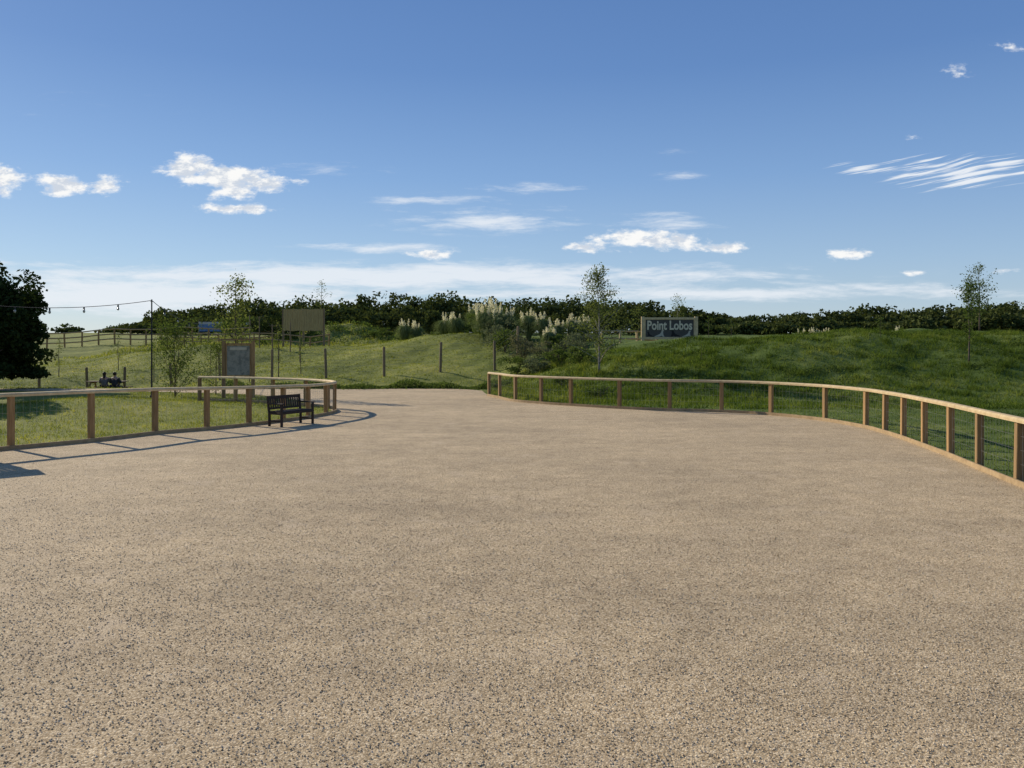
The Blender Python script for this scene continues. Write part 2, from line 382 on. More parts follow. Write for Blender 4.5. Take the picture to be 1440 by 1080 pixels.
def simple_fence(pts,name,label,hh,pr,rails,mat,rmat,rr,cat='fence'):
    bx,by=pts[0]; bz=h1(bx,by); e=thing(name,(bx,by,bz),label=label,category=cat)
    pm=MB(); pm.tube([(0,0,-.1),(0,0,hh*.5),(0,0,hh-.02),(0,0,hh)],[pr,pr,pr*.95,pr*.6],8); pme=pm.mesh('post',mat)
    for x,y in pts:
        o_=mkobj('post',pme,e,(x-bx,y-by,h1(x,y)-bz)); o_.rotation_euler=(rng.normal(0,.02),rng.normal(0,.02),0)
    for z in rails:
        r_=MB(); r_.tube([(x-bx,y-by,h1(x,y)-bz+z) for x,y in pts],[rr]*len(pts),5); mkobj('rail' if rr>.01 else 'wire',r_.mesh('rail',rmat),e)
simple_fence([(-25,42.5),(-22.4,42.4),(-20.4,42.3),(-17.8,42),(-15.2,41.8),(-12.4,41.5),(-9.6,41.5),(-6.6,41.5),(-3.7,41.5),(-.9,42),(.3,43.5)],'wire_fence','tall wooden posts with thin wires across grass field',1.55,.07,[.3,.6,.9,1.2,1.45],MWOODG,MWIRE,.004)
simple_fence([(3.6,51),(4.6,51),(5.7,50.8),(6.8,50.5),(7.9,50.6),(9.2,50.9),(10.5,51)],'rail_fence','pale timber rail fence behind the bank',1.25,.07,[.75,1.22],MWOODR,MWOODR,.06)
simple_fence([(-50+1.6*i,74+1.5*math.sin(i*.27)) for i in range(19)],'rail_fence','timber rail fence along the raised walkway',1.45,.08,[.5,.95,1.42],MWOODP,MWOODK,.06)
simple_fence([(-30+1.7*i,70-.6*i) for i in range(10)],'rail_fence','low timber rail fence along the path behind the boards',1.1,.06,[.55,1.05],MWOODP,MWOODK,.045)

# ------------------------------------------------------------ bench
e=thing('park_bench',(-5.50,20.0,.01),math.radians(60),label='dark brown wooden slatted bench on gravel beside fence',category='bench')
e.scale=(.88,.88,.88)
LB=1.25
b=MB()
for k in range(5): b.box((0,-.22+.1*k,.41),(LB-.1,.082,.028))
b.box((0,-.265,.375),(LB-.1,.03,.07)); b.box((0,.19,.375),(LB-.1,.03,.07)); mkobj('seat',b.mesh('seat',MBENCH),e)
b=MB(); b.box((0,.29,.79),(LB-.06,.035,.09),rx=-.12); b.box((0,.235,.49),(LB-.1,.03,.06),rx=-.12)
for k in range(13): b.box((-LB/2+.12+k*(LB-.24)/12,.262,.64),(.05,.018,.26),rx=-.12)
mkobj('backrest',b.mesh('backrest',MBENCH),e)
for sx_ in(-1,1):
    x=sx_*(LB/2-.03)
    b=MB(); b.box((x,-.25,.30),(.06,.06,.60)); mkobj('leg',b.mesh('leg',MBENCH),e)
    b=MB(); b.box((x,.22,.20),(.06,.06,.42)); b.box((x,.262,.62),(.06,.05,.44),rx=-.12); mkobj('leg',b.mesh('leg',MBENCH),e)
    b=MB(); b.box((x,-.03,.625),(.075,.58,.035)); b.box((x,-.01,.15),(.04,.42,.05)); b.box((x,-.01,.36),(.04,.42,.06)); mkobj('armrest',b.mesh('armrest',MBENCH),e)
e=thing('shadow_bin',(-9.35,13.75,.01),math.radians(40),label='made-up slatted wooden bin with hood, added out of view to cast a shadow',category='bin')  # made-up bin outside the frame, added to throw a shadow onto the gravel
b=MB()
for s in(-1,1):
    for k in range(5):
        b.box((-.2+.1*k,s*.25,.45),(.09,.025,.84)); b.box((s*.25,-.2+.1*k,.45),(.025,.09,.84))
mkobj('body',b.mesh('body',MWOODG),e)
b=MB()
for sx_ in(-1,1):
    for sy in(-1,1): b.box((sx_*.22,sy*.22,.98),(.04,.04,.24))
b.box((0,0,1.12),(.62,.62,.06)); mkobj('hood',b.mesh('hood',MWOODG),e)

# ------------------------------------------------------------ signs
def emat(name,c): return plain(name,c,.6,.12,5)
e=thing('information_sign',(-10.35,30.4,h1(-10.35,30.4)),math.radians(12),label='map information board in wooden frame between two posts',category='sign')
for x in(-.53,.53):
    b=MB(); b.box((x,0,1.05),(.13,.13,2.2)); mkobj('post',b.mesh('post',MWOODP),e)
b=MB(); b.box((0,0,2.02),(.92,.07,.09)); b.box((0,0,.80),(.92,.07,.09)); b.box((-.435,0,1.41),(.05,.066,1.22)); b.box((.435,0,1.41),(.05,.066,1.22)); mkobj('frame',b.mesh('frame',MWOODP),e)
b=MB(); b.box((0,0.02,2.2),(1.36,.18,.05)); mkobj('top_rail',b.mesh('top_rail',MWOODP),e)
m,nt,o=newmat('map_panel'); oc=objc(nt)
vo=N(nt,'ShaderNodeTexVoronoi'); vo.inputs['Scale'].default_value=7; nt.links.new(oc,vo.inputs['Vector'])
f=noise(nt,oc,5,5,.6); c=ramp(nt,f,[(.38,(.17,.16,.12)),(.48,(.24,.225,.17)),(.56,(.31,.28,.21)),(.64,(.22,.21,.16))])
c=mixc(nt,ramp(nt,vo.outputs['Distance'],[(.10,(1,1,1)),(.16,(0,0,0))]),c,(.42,.37,.26))
pbsdf(nt,o,c,.5)
b=MB(); b.box((0,0,1.41),(.88,.03,1.12)); mkobj('panel',b.mesh('panel',m),e)
b=MB(); b.box((0,-.02,1.86),(.6,.012,.1)); mkobj('title_strip',b.mesh('strip',emat('cream_strip',(.5,.43,.30))),e)

sxp,syp=9.8,50; zb=h1(sxp,syp)
e=thing('name_sign',(sxp,syp,zb),label='painted wooden name sign on two posts with sea lion silhouettes',category='sign')
top=3.70-zb; bot=2.42-zb
for x in(-1.66,1.66):
    b=MB(); b.box((x,0,(top+.06)/2-.1),(.2,.16,top+.26)); mkobj('post',b.mesh('post',MWOODR),e)
b=MB(); b.box((0,-.01,top-.06),(3.14,.1,.14)); b.box((0,-.01,bot),(3.14,.1,.14)); b.box((-1.54,-.01,(top+bot)/2),(.08,.096,1.14)); b.box((1.54,-.01,(top+bot)/2),(.08,.096,1.14)); mkobj('frame',b.mesh('frame',MWOODR),e)
b=MB(); b.box((0,.01,(top+bot)/2-.02),(3.15,.05,top-bot-.16)); mkobj('board',b.mesh('board',emat('sign_board',(.085,.075,.06))),e)
MSIL=emat('dark_paint',(.012,.011,.010))
def sealion(cx,cz,s,fl,mt=MSIL):
    b=MB()
    P=[(-.5,0),(-.42,.03),(-.2,.12),(0,.22),(.1,.36),(.13,.48),(.2,.54),(.30,.52),(.34,.48),(.26,.44),(.25,.30),(.28,.12),(.36,.0),(.22,.0),(.14,.08),(0,.02),(-.3,.0)]
    b.poly([(cx+fl*p[0]*s,-.022,cz+p[1]*s) for p in P])
    mkobj('painted_silhouette',b.mesh('sil',mt),e)
MSP=emat('pale_paint',(.5,.45,.34))
sealion(-.6,bot+.09,.8,1,MSP); sealion(.35,bot+.09,.85,-1); sealion(1.1,bot+.09,.7,1,MSP); sealion(-1.2,bot+.08,.6,-1)
def text(s,size,mat,parent,loc,name='lettering'):
    cu=bpy.data.curves.new('t','FONT'); cu.body=s; cu.size=size; cu.align_x='CENTER'; cu.align_y='CENTER'; cu.extrude=.008; cu.offset=.016; cu.resolution_u=3
    to=bpy.data.objects.new('t',cu); COL.objects.link(to); bpy.context.view_layer.update()
    me=bpy.data.meshes.new_from_object(to.evaluated_get(bpy.context.evaluated_depsgraph_get())); bpy.data.objects.remove(to)
    me.materials.clear(); me.materials.append(mat)
    ob=mkobj(name,me,parent,loc); ob.rotation_euler=(math.radians(90),0,0); ob.scale=(1,1.35,1); return ob
text('Point Lobos',.58,emat('cream_paint',(.70,.60,.40)),e,(0,-.045,(top+bot)/2+.13))

e=thing('display_board',(-15.6,60,h1(-15.6,60)),math.radians(-4),label='tall vertical plank board on wooden posts above mound',category='board')
zb=h1(-15.6,60); b=MB()
for k in range(17): b.box((-1.42+k*.178,0,3.86-zb),(.165,.03,1.62+.04*math.sin(k*5)),bev=.003)
mkobj('panel',b.mesh('panel',MPANEL),e)
for x in(-1.55,0,1.55):
    b=MB(); b.box((x,.1,(4.7-zb)/2-.1),(.13,.13,4.9-zb)); mkobj('post',b.mesh('post',MWOODG),e)
for (x,y,hh) in [(-18.6,57,1.9),(-17.6,56,2.2),(-16.4,55,1.7),(-14.9,54,2.0),(-19.6,60,2.3),(-13.2,50,1.9)]:
    z=h1(x,y); e=thing('marker_post',(x,y,z),label='slim dark wooden post standing in the grass',category='post',group='slim posts near the plank board')
    b=MB(); b.tube([(0,0,-.1),(0,0,hh*.6),(rng.normal(0,.02),0,hh-.04),(0,0,hh)],[.04,.037,.034,.02],8); mkobj('shaft',b.mesh('shaft',MWOODG),e)
MBLUE=plain('blue_canvas',(.10,.17,.32),.7,.3,3); MWHT=plain('pale_canvas',(.40,.40,.40),.7,.2,3)
for (x,y,w) in [(-31.5,84,2.4),(-28.6,85,1.7)]:
    z=h1(x,y); e=thing('banner_screen',(x,y,z),.1,label='blue and pale canvas banner stretched between posts',category='banner',group='canvas banners by the walkway')
    for s in(-1,1):
        b=MB(); b.tube([(s*w/2,0,-.1),(s*w/2,0,2.0)],[.05,.045],8); mkobj('post',b.mesh('post',MWOODG),e)
    def cloth(z0,z1,mt,nm):
        b=MB(); nn=12
        for k in range(nn):
            x0=-w/2+w*k/nn;x1=-w/2+w*(k+1)/nn; y0=-.05-.04*math.sin(k*1.1);y1=-.05-.04*math.sin((k+1)*1.1)
            b.poly([(x0,y0,z0),(x1,y1,z0),(x1,y1,z1),(x0,y0,z1)])
        me=b.mesh(nm,mt); bm=bmesh.new(); bm.from_mesh(me); bmesh.ops.remove_doubles(bm,verts=bm.verts,dist=.001); bm.to_mesh(me); bm.free(); mkobj(nm,me,e)
    cloth(.75,1.5,MBLUE,'canvas'); cloth(1.5,1.75,MWHT,'canvas_band')

# ------------------------------------------------------------ pole with string lights
px,py=-13.45,30; pz=h1(px,py)
e=thing('lighting_pole',(px,py,pz),label='slim black pole carrying string lights over the grass',category='pole')
b=MB(); b.tube([(0,0,-.1),(0,0,.12),(0,0,.13),(0,0,3.7-pz)],[.06,.06,.032,.024],10); mkobj('shaft',b.mesh('shaft',MBLACK),e)
b=MB(); b.tube([(-.05,0,3.62-pz),(.06,0,3.62-pz),(.1,0,3.58-pz)],[.012]*3,6); mkobj('bracket',b.mesh('bracket',MBLACK),e)
MGL=plain('bulb_glass',(.35,.33,.28),.15,.1,5,.6)
def string(p0,p1,sag,nb):
    P=[Vector(p0).lerp(Vector(p1),t/24)-Vector((0,0,sag*4*(t/24)*(1-t/24))) for t in range(25)]
    e=thing('string_lights',p0,label='black cable with hanging bulbs strung from pole',category='string lights',group='strings of festoon lights')
    b=MB(); b.tube([q-Vector(p0) for q in P],[.012]*25,5); mkobj('cable',b.mesh('cable',MBLACK),e)
    for k in range(1,nb+1):
        q=P[int(k*24/(nb+1))]-Vector(p0)
        b=MB(); b.tube([q,q+Vector((0,0,-.10))],[.028,.03],6); mkobj('socket',b.mesh('socket',MBLACK),e)
        b=MB(); b.tube([q+Vector((0,0,-.10)),q+Vector((0,0,-.14)),q+Vector((0,0,-.19)),q+Vector((0,0,-.22))],[.022,.045,.04,.01],8); mkobj('bulb',b.mesh('bulb',MGL,True),e)
string((-13.45,30,3.66),(-20.5,29,3.62),.28,5)
string((-13.45,30,3.66),(-17.5,46,3.3),.35,4)

# ------------------------------------------------------------ trees
def tree(name,x,y,hh,cw,nbr,nl,ls,mat,bark,label,cat='tree',t0=.25,prof=None,tr=None,lean=.03,spread=.12,up=.9):
    z=h1(x,y); tr=tr or hh*.012; e=thing(name,(x,y,z),label=label,category=cat)
    T=[Vector((rng.normal(0,lean)*k*hh/6*.3,rng.normal(0,lean)*k*hh/6*.3,hh*k/6-.08)) for k in range(7)]
    b=MB(); b.tube(T,[tr*(1-.85*k/6) for k in range(7)],7)
    def tp(t):
        k=min(int(t*6),5); return T[k].lerp(T[k+1],t*6-k)
    P=[]
    for k in range(nbr):
        t=t0+(1-t0)*(k+rng.random())/nbr; p0=tp(min(t,.99)); a=rng.uniform(0,6.28)
        w=(prof(t) if prof else math.sin(math.pi*min(1,(t-t0)/(1-t0)*.8+.2))**.7)*cw*rng.uniform(.5,1.15)
        d=Vector((math.cos(a),math.sin(a),up*rng.uniform(.6,1.3)))
        p1=p0+d*w*.55; p2=p1+Vector((math.cos(a+rng.normal(0,.3)),math.sin(a+rng.normal(0,.3)),up*.5))*w*.45
        b.tube([p0,p1,p2],[tr*.35*(1.1-t),tr*.22*(1.1-t),tr*.08*(1.1-t)+.001],4)
        m_=max(3,int(nl/nbr))
        s=rng.random(m_)**.7
        for q in s:
            pp=p0.lerp(p1,q*2) if q<.5 else p1.lerp(p2,q*2-1)
            P.append(pp+Vector(rng.normal(0,spread,3)))
    mkobj('trunk',b.mesh('trunk',bark,True),e)
    V,F=leafgeo(np.array([tuple(p) for p in P]),ls,rng); mkobj('crown',mesh_np('crown',V,F,mat),e)
    return e
tree('birch_tree',3.68,34,4.4,1.65,56,4300,.088,MLEAFB,MBIRCH,'young leafy birch growing on the grass bank',prof=lambda t:1.15-1.0*t if t>.25 else .85,t0=.10,spread=.13)
tree('young_tree',-11.0,32.0,4.7,1.0,26,1500,.11,MLEAFB,MBARK,'slender sapling with sparse leaves beside information sign',t0=.28,spread=.15)
tree('willow_shrub',-13.0,31.0,2.6,1.4,44,3600,.08,MLEAFG,MBARK,'airy multi-stemmed green shrub inside the fence','shrub',t0=.04,spread=.14,up=1.3)
tree('willow_shrub',-11.9,32.3,2.0,1.0,24,1400,.075,MLEAFG,MBARK,'small airy green shrub near the fence','shrub',t0=.05,spread=.12,up=1.4)
tree('young_pine',18.2,32.0,3.1,.5,22,900,.09,MLEAFG,MBARK,'thin young conifer standing on the bank',t0=.3,prof=lambda t:1.1-.9*t,up=.3,spread=.06)
tree('young_tree',25.6,44,3.7,.9,22,700,.10,MLEAFB,MBARK,'spindly sparse sapling behind the bank',t0=.3,spread=.12)
tree('young_tree',24.6,43,2.6,1.0,20,1200,.12,MLEAFG,MBARK,'leafy small tree behind the bank',t0=.3,spread=.17)
tree('young_tree',18.5,90,5.6,1.3,22,420,.16,MLEAFB,MBIRCH,'pale sparse young tree against the wood',t0=.35,spread=.2)
tree('young_tree',12.6,80,4.4,1.0,18,420,.14,MLEAFB,MBARK,'small thin tree against the wood',t0=.3,spread=.18)
tree('young_tree',11.5,47,1.7,.35,10,200,.07,MLEAFG,MBARK,'small sapling on the bank top',t0=.3,spread=.05)
tree('young_tree',14.2,52,2.6,.4,10,160,.08,MLEAFG,MBARK,'small thin sapling behind bank',t0=.3,spread=.05)
tree('young_tree',-16.6,70,4.8,1.0,16,250,.12,MLEAFB,MBARK,'thin sapling beside the plank board',t0=.4,spread=.15)
for (x,y,hh) in [(-13.4,41,2.2),(-12.2,42,2.4),(-11.3,43,2.0),(-20.5,46,2.4),(-18,48,2.2),(-24.5,50,2.3),(-22,53,2.2),(-14.5,50,2.6),(-26.5,47,2.3)]:
    tree('staked_sapling',x,y,hh,.35,10,200,.08,MLEAFB,MBARK,'thin staked sapling planted in the grass field','sapling',t0=.3,spread=.07)
for (x,y,hh) in [(16.5,36,.9),(7.9,33.5,.8),(10.5,30.5,.6)]:
    tree('weedy_plant',x,y,hh,.35,12,160,.07,MLEAFG,MBARK,'small weedy plant on the grass bank','plant',t0=.05,spread=.05)

def lumps(cx,cy,cz,rx,ry,rz,nl,per,ls,sq=.35):
    P=[]
    for k in range(nl):
        u=rng.normal(size=3); u/=np.linalg.norm(u); u*=rng.uniform(.35,.85)
        c=np.array([cx+u[0]*rx,cy+u[1]*ry,cz+u[2]*rz]); lr=sq*rng.uniform(.7,1.3)*np.array([rx,ry,rz*.8])
        d=rng.normal(size=(per,3)); d/=np.linalg.norm(d,axis=1)[:,None]; d*=rng.uniform(.55,1.08,(per,1))
        P.append(c+d*lr)
    return np.concatenate(P)
def oak(bx,by,R,HH,label):
    bz=h1(bx,by); f=R/3.0; g=HH/6.3
    e=thing('oak_tree',(bx,by,bz),label=label,category='tree')
    b=MB(); b.tube([(0,0,-.2),(.1,0,1.5*g),(0,.1,3*g),(.1,0,4.6*g)],[.34,.26,.2,.08],9)
    for k in range(10):
        a=rng.uniform(0,6.28); r=(1.9-.13*k)*f; b.tube([(0,0,(1.0+.3*k)*g),(math.cos(a)*r*.5,math.sin(a)*r*.5,(1.5+.32*k)*g),(math.cos(a)*r,math.sin(a)*r,(1.8+.33*k)*g)],[.1,.06,.02],5)
    mkobj('trunk',b.mesh('trunk',MBARK,True),e)
    P=np.concatenate([lumps(0,0,3.4*g,2.8*f,2.8*f,2.7*g,60,380,.2,.27),lumps(.4*f,0,1.3*g,2.8*f,2.8*f,1.3*g,26,320,.2,.3)])
    P=P[P[:,2]>.05]
    V,F=leafgeo(P,.19,rng,.7); mkobj('crown',mesh_np('crown',V,F,MLEAFD),e)
oak(-23.7,36,3.0,6.3,'large dark dense tree reaching down to the grass')
oak(-20.8,27.5,2.3,5.6,'dark rounded tree added out of view to shade the grass enclosure')  # off-frame tree, added for the shadow bands it casts on the enclosure

# wood
hx=[-160,-86,-79.6,-75,-67,-44.6,-35,-16,3.2,22.3,36.6,48,55,60.5,76.4,84,92,115,200]
hz=[5.5,6.2,8.8,10.2,11,12.3,13,13.4,12.5,12.0,11.1,9.0,7.8,8.6,10.9,9.6,10.7,11.9,12.5]
P=[]
for row,Yr in enumerate((168,178,188,200)):
    x=-84.+row
    while x<150:
        yy=Yr+rng.normal(0,2); sc=yy/180; X0=x*sc; zb=h1(X0,yy)
        w=rng.uniform(2.6,6.0)
        tz=np.interp(x,hx,hz); tz=2+(tz-2)*sc+rng.normal(-.1,.55)+(w-4.3)*.35-(2.6 if row==0 else .8 if row==1 else 0)
        hh=max(2.5,tz-zb)
        q=lumps(X0,yy,zb+hh*.5,w,w*.8,hh*.5,13,58,.7,.44)
        P.append(q[q[:,2]>zb]); x+=w*rng.uniform(.85,1.3)
P=np.concatenate(P); V,F=leafgeo(P,.72,rng,.85)
mkobj('woodland',mesh_np('woodland',V,F,MLEAFW),kind='stuff',label='dark continuous belt of broadleaf woodland on the skyline')
P=[]
for k in range(110):
    x=rng.uniform(-330,-110) if k<60 else rng.uniform(-100,260); yy=rng.uniform(300,340); zb=h1(x,yy); hh=rng.uniform(2,4.5)
    P.append(lumps(x,yy,zb+hh*.4,5,4,hh*.6,7,26,.7,.4))
P=np.concatenate(P); V,F=leafgeo(P,1.3,rng,.75); mkobj('distant_hedgerow',mesh_np('hedge',V,F,MLEAFW),kind='stuff',label='low dark hedgerow on the far horizon')
def shrub(x,y,r,hh,mat,n,ls,label,name='shrub'):
    z=h1(x,y); e=thing(name,(x,y,z),label=label,category='shrub')
    b=MB()
    for k in range(7):
        a=rng.uniform(0,6.28); b.tube([(0,0,-.05),(math.cos(a)*r*.3,math.sin(a)*r*.3,hh*.5),(math.cos(a)*r*.6,math.sin(a)*r*.6,hh*.85)],[.02,.013,.005],4)
    mkobj('stems',b.mesh('stems',MBARK),e)
    P=np.concatenate([lumps(0,0,hh*.5,r,r,hh*.5,12,n//14,ls,.33),lumps(0,0,hh*.55,r*1.1,r*1.1,hh*.65,8,n//40,ls,.25)]); P=P[P[:,2]>0]
    V,F=leafgeo(P,ls,rng,.5); mkobj('foliage',mesh_np('foliage',V,F,mat),e)
shrub(.6,42,1.0,1.5,MLEAFBR,1600,.11,'brown dry bushy plant in the planted bed')
shrub(1.7,40.5,.9,1.0,MLEAFBR,1200,.10,'tan dried low bush in the planted bed')
shrub(2.9,40.0,.9,1.0,MLEAFS,1200,.10,'grey-green low bush in the planted bed')
shrub(1.2,38.6,.8,.8,MLEAFS,1200,.10,'grey-green spreading bush spilling down the bank')
shrub(0.2,39.5,.9,1.1,MLEAFG,1300,.10,'green spreading bush spilling down the bank')
shrub(2.3,38.4,.8,.8,MLEAFG,1200,.10,'green spreading bush spilling down the bank')
shrub(-.8,47,1.5,1.8,MLEAFS,2000,.13,'large grey-green bush among the pampas')
shrub(-1.6,52,1.5,1.8,MLEAFG,1800,.13,'large green bush among the pampas')
shrub(-.4,45,1.1,1.5,MLEAFG,1500,.12,'green bush in the planted bed')
shrub(2.6,43,1.0,1.0,MLEAFG,1500,.11,'green bush in the planted bed')
shrub(3.6,42,1.0,1.0,MLEAFS,1400,.11,'grey-green bush in the planted bed')
shrub(3.1,37,.8,.9,MLEAFG,1200,.09,'low green bush at the foot of the birch')
shrub(2.0,33,.5,.5,MLEAFG,700,.07,'low weedy bush behind the fence')
shrub(3.2,29.4,.6,.5,MLEAFG,800,.07,'leafy weeds at the foot of the bank')
shrub(-2.6,58,1.4,1.5,MLEAFG,1500,.16,'rounded green bush above the mound')
shrub(-5.2,62,1.5,1.4,MLEAFG,1500,.16,'rounded green bush above the mound')
shrub(-20.9,72,2.6,2.8,MLEAFD,2600,.22,'dark bush beside the raised walkway')
shrub(-27,78,2.2,2.2,MLEAFG,2000,.22,'green bush beside the raised walkway')
shrub(-11.5,71,1.3,.9,MLEAFG,1200,.16,'low dark scrub on the mound')
shrub(-18.5,73,1.5,1.0,MLEAFG,1200,.16,'low dark scrub on the mound')

def pampas(x,y,hh,npl,label='clump of pampas grass with cream feathery plumes'):
    z=h1(x,y); e=thing('pampas_grass',(x,y,z),label=label,category='plant',group='clumps of pampas grass')
    n=900; a=rng.uniform(0,6.28,n); L=hh*rng.uniform(.4,.85,n); sp=rng.uniform(.15,.8,n)*hh*.6
    d=np.stack([np.cos(a),np.sin(a)],-1); pr=np.stack([-np.sin(a),np.cos(a)],-1)*.014
    B=np.zeros((n,3)); B[:,:2]=d*.08
    Mi=np.zeros((n,3)); Mi[:,:2]=d*(sp*.45)[:,None]; Mi[:,2]=L
    Tt=np.zeros((n,3)); Tt[:,:2]=d*sp[:,None]*1.25; Tt[:,2]=L*.75
    o3=np.concatenate([pr,np.zeros((n,1))],1)
    V=np.stack([B-o3,B+o3,Mi+o3,Mi-o3],1).reshape(-1,3); V2=np.stack([Mi-o3,Mi+o3,Tt+o3*.1,Tt-o3*.1],1).reshape(-1,3)
    V=np.concatenate([V,V2]); mkobj('leaves',mesh_np('leaves',V,np.arange(len(V)).reshape(-1,4),MPAMP),e)
    for k in range(npl):
        a=rng.uniform(0,6.28); r=rng.uniform(.05,.42)*hh*.6; h_=hh*(rng.uniform(.92,1.15)-.3*(r/(hh*.3))**2*.5); pl=hh*rng.uniform(.26,.38)
        b0=Vector((math.cos(a)*.06,math.sin(a)*.06,0)); t1=Vector((math.cos(a)*r,math.sin(a)*r,h_-pl)); 
        dr=Vector((math.cos(a)*.15,math.sin(a)*.15,1)).normalized()
        t=rng.random(110); w=.075*np.sin(np.pi*np.clip(t*.85+.1,0,1))
        q=np.array(t1)[None]+np.outer(t*pl,np.array(dr))+rng.normal(size=(110,3))*w[:,None]*.6
        V,F=leafgeo(q,.085,rng,.45)
        V=list(map(tuple,V)); F=[tuple(f) for f in F]
        b=MB(); b.tube([b0,b0.lerp(t1,.5),t1],[.007,.006,.005],4); b.add(V,F)
        me=bpy.data.meshes.new('plume'); me.from_pydata(b.v,[],b.f); me.materials.append(MPLUME); mkobj('plume',me,e)
for a in [(-8.3,62,2.0,7),(-7.3,62,1.9,6),(-5.1,60,2.0,9),(-4.1,59,2.0,8),(-2.5,55,2.0,8),(-1.7,50,2.1,9),(-.9,49.5,2.3,11),(-1.3,51,2.4,10),(-.2,50,1.9,7),(1.0,48,1.8,9),(1.8,47,1.6,6),(2.5,45,1.4,9),(3.4,45,1.5,9),(4.1,46,1.4,6),(2.0,43.2,1.2,6),(28.2,75,2.3,10),(29.1,75,2.2,9),(27.3,76,2.1,8),(30,76,2.0,7),(36,75,2.2,8)]: pampas(*a)

# ------------------------------------------------------------ picnic table + people
tx,ty=-20.1,39.9; tz=h1(tx,ty)
e=thing('picnic_table',(tx,ty,tz),math.radians(5),label='weathered wooden picnic table with attached benches on grass',category='table')
b=MB()
for k in range(5): b.box((0,-.3+.15*k,.75),(1.8,.135,.04))
mkobj('table_top',b.mesh('top',MWOODG),e)
for s in(-1,1):
    b=MB(); b.box((0,s*.68,.45),(1.8,.14,.04)); b.box((0,s*.83,.45),(1.8,.12,.04)); mkobj('seat',b.mesh('seat',MWOODG),e)
    b=MB(); b.box((s*.65,0,.40),(.045,1.6,.09)); b.box((s*.65,0,.70),(.045,.7,.08))
    b.tube([(s*.69,-.25,.72),(s*.69,-.62,0)],[.045,.045],4); b.tube([(s*.69,.25,.72),(s*.69,.62,0)],[.045,.045],4); mkobj('leg',b.mesh('leg',MWOODG),e)
MSKIN=plain('skin',(.45,.28,.2),.6,.08); MHAIR=plain('dark_hair',(.02,.014,.01),.6,.3)
MJ1=plain('dark_jacket',(.03,.032,.04),.85,.3); MJ2=plain('grey_jacket',(.12,.12,.13),.85,.3); MTR=plain('dark_trousers',(.025,.03,.045),.85,.2)
def skin(name,V,E,R,mat,parent,root=0):
    me=bpy.data.meshes.new(name); me.from_pydata(V,E,[]); me.materials.append(mat)
    ob=mkobj(name,me,parent) if parent else mkobj(name,me)
    sk=ob.modifiers.new('Skin','SKIN'); 
    if not me.skin_vertices: return ob
    for q,r_ in enumerate(R):
        me.skin_vertices[0].data[q].radius=(r_,r_) if not isinstance(r_,tuple) else r_
        me.skin_vertices[0].data[q].use_root=(q==root)
    ob.modifiers.new('Sub','SUBSURF').levels=2; ob.modifiers['Sub'].render_levels=2; sk.use_smooth_shade=True
    return ob
def person(x,y,z,rz,jm,label,long_hair):
    V=[(0,0,.5),(0,0,.68),(0,-.01,.88),(0,-.01,1.0),(0,-.02,1.06),(0,-.03,1.13),(0,-.03,1.22),(0,-.145,1.14)]
    E=[(0,1),(1,2),(2,3),(3,4),(4,5),(5,6),(5,7)]; R=[.14,.13,(.15,.11),.06,.05,.085,.075,.012]
    for s in(-1,1):
        n_=len(V)
        V+=[(s*.11,-.05,.49),(s*.13,-.44,.5),(s*.13,-.44,.1),(s*.13,-.42,.04),(s*.13,-.58,.03),(s*.18,-.01,.93),(s*.25,-.08,.70),(s*.12,-.33,.80),(s*.09,-.38,.80)]
        R+=[.09,.065,.045,.04,.03,.055,.042,.028,.025]
        E+=[(0,n_),(n_,n_+1),(n_+1,n_+2),(n_+2,n_+3),(n_+3,n_+4),(2,n_+5),(n_+5,n_+6),(n_+6,n_+7),(n_+7,n_+8)]
    bo=skin('person',V,E,R,MSKIN,None); bo.location=(x,y,z); bo.rotation_euler=(0,0,rz); bo['label']=label; bo['category']='person'; bo['group']='people at the picnic table'
    V=[(0,0,.52),(0,0,.68),(0,-.01,.88),(0,-.01,.99)];E=[(0,1),(1,2),(2,3)];R=[.16,.15,(.17,.13),.07]
    for s in(-1,1):
        n_=len(V); V+=[(s*.18,-.01,.93),(s*.25,-.08,.70),(s*.13,-.31,.80)];R+=[.068,.056,.04];E+=[(2,n_),(n_,n_+1),(n_+1,n_+2)]
    skin('jacket',V,E,R,jm,bo)
    V=[(0,0,.5)];E=[];R=[.15]
    for s in(-1,1):
        n_=len(V); V+=[(s*.11,-.05,.49),(s*.13,-.44,.5),(s*.13,-.44,.12)];R+=[.1,.08,.06];E+=[(0,n_),(n_,n_+1),(n_+1,n_+2)]
    skin('trousers',V,E,R,MTR,bo)
    V=[(0,0.0,1.25),(0,.03,1.16),(0,.045,1.06)]; R=[.085,.095,.06]
    if long_hair: V.append((0,.08,.92)); R.append(.05)
    skin('hair',V,[(q,q+1) for q in range(len(V)-1)],R,MHAIR,bo)
    for s in(-1,1):
        b=MB(); b.tube([(s*.09,-.36,.80),(s*.085,-.44,.80)],[.032,.03],6)
        for k in range(4):
            o_=-.024+.016*k; l=[.055,.07,.065,.05][k]; b.tube([(s*.085+o_,-.43,.80),(s*.085+o_,-.44-l*.6,.80),(s*.085+o_,-.44-l,.785)],[.008,.0075,.006],5)
        b.tube([(s*.085-s*.03,-.39,.80),(s*.085-s*.055,-.43,.795)],[.009,.007],5)
        mkobj('hand',b.mesh('hand',MSKIN,True),bo)
person(-19.35,39.15,tz,math.radians(180),MJ1,'person in dark jacket sitting at the picnic table',False)
person(-19.85,39.15,tz,math.radians(186),MJ2,'person in grey jacket with long dark hair sitting at table',True)

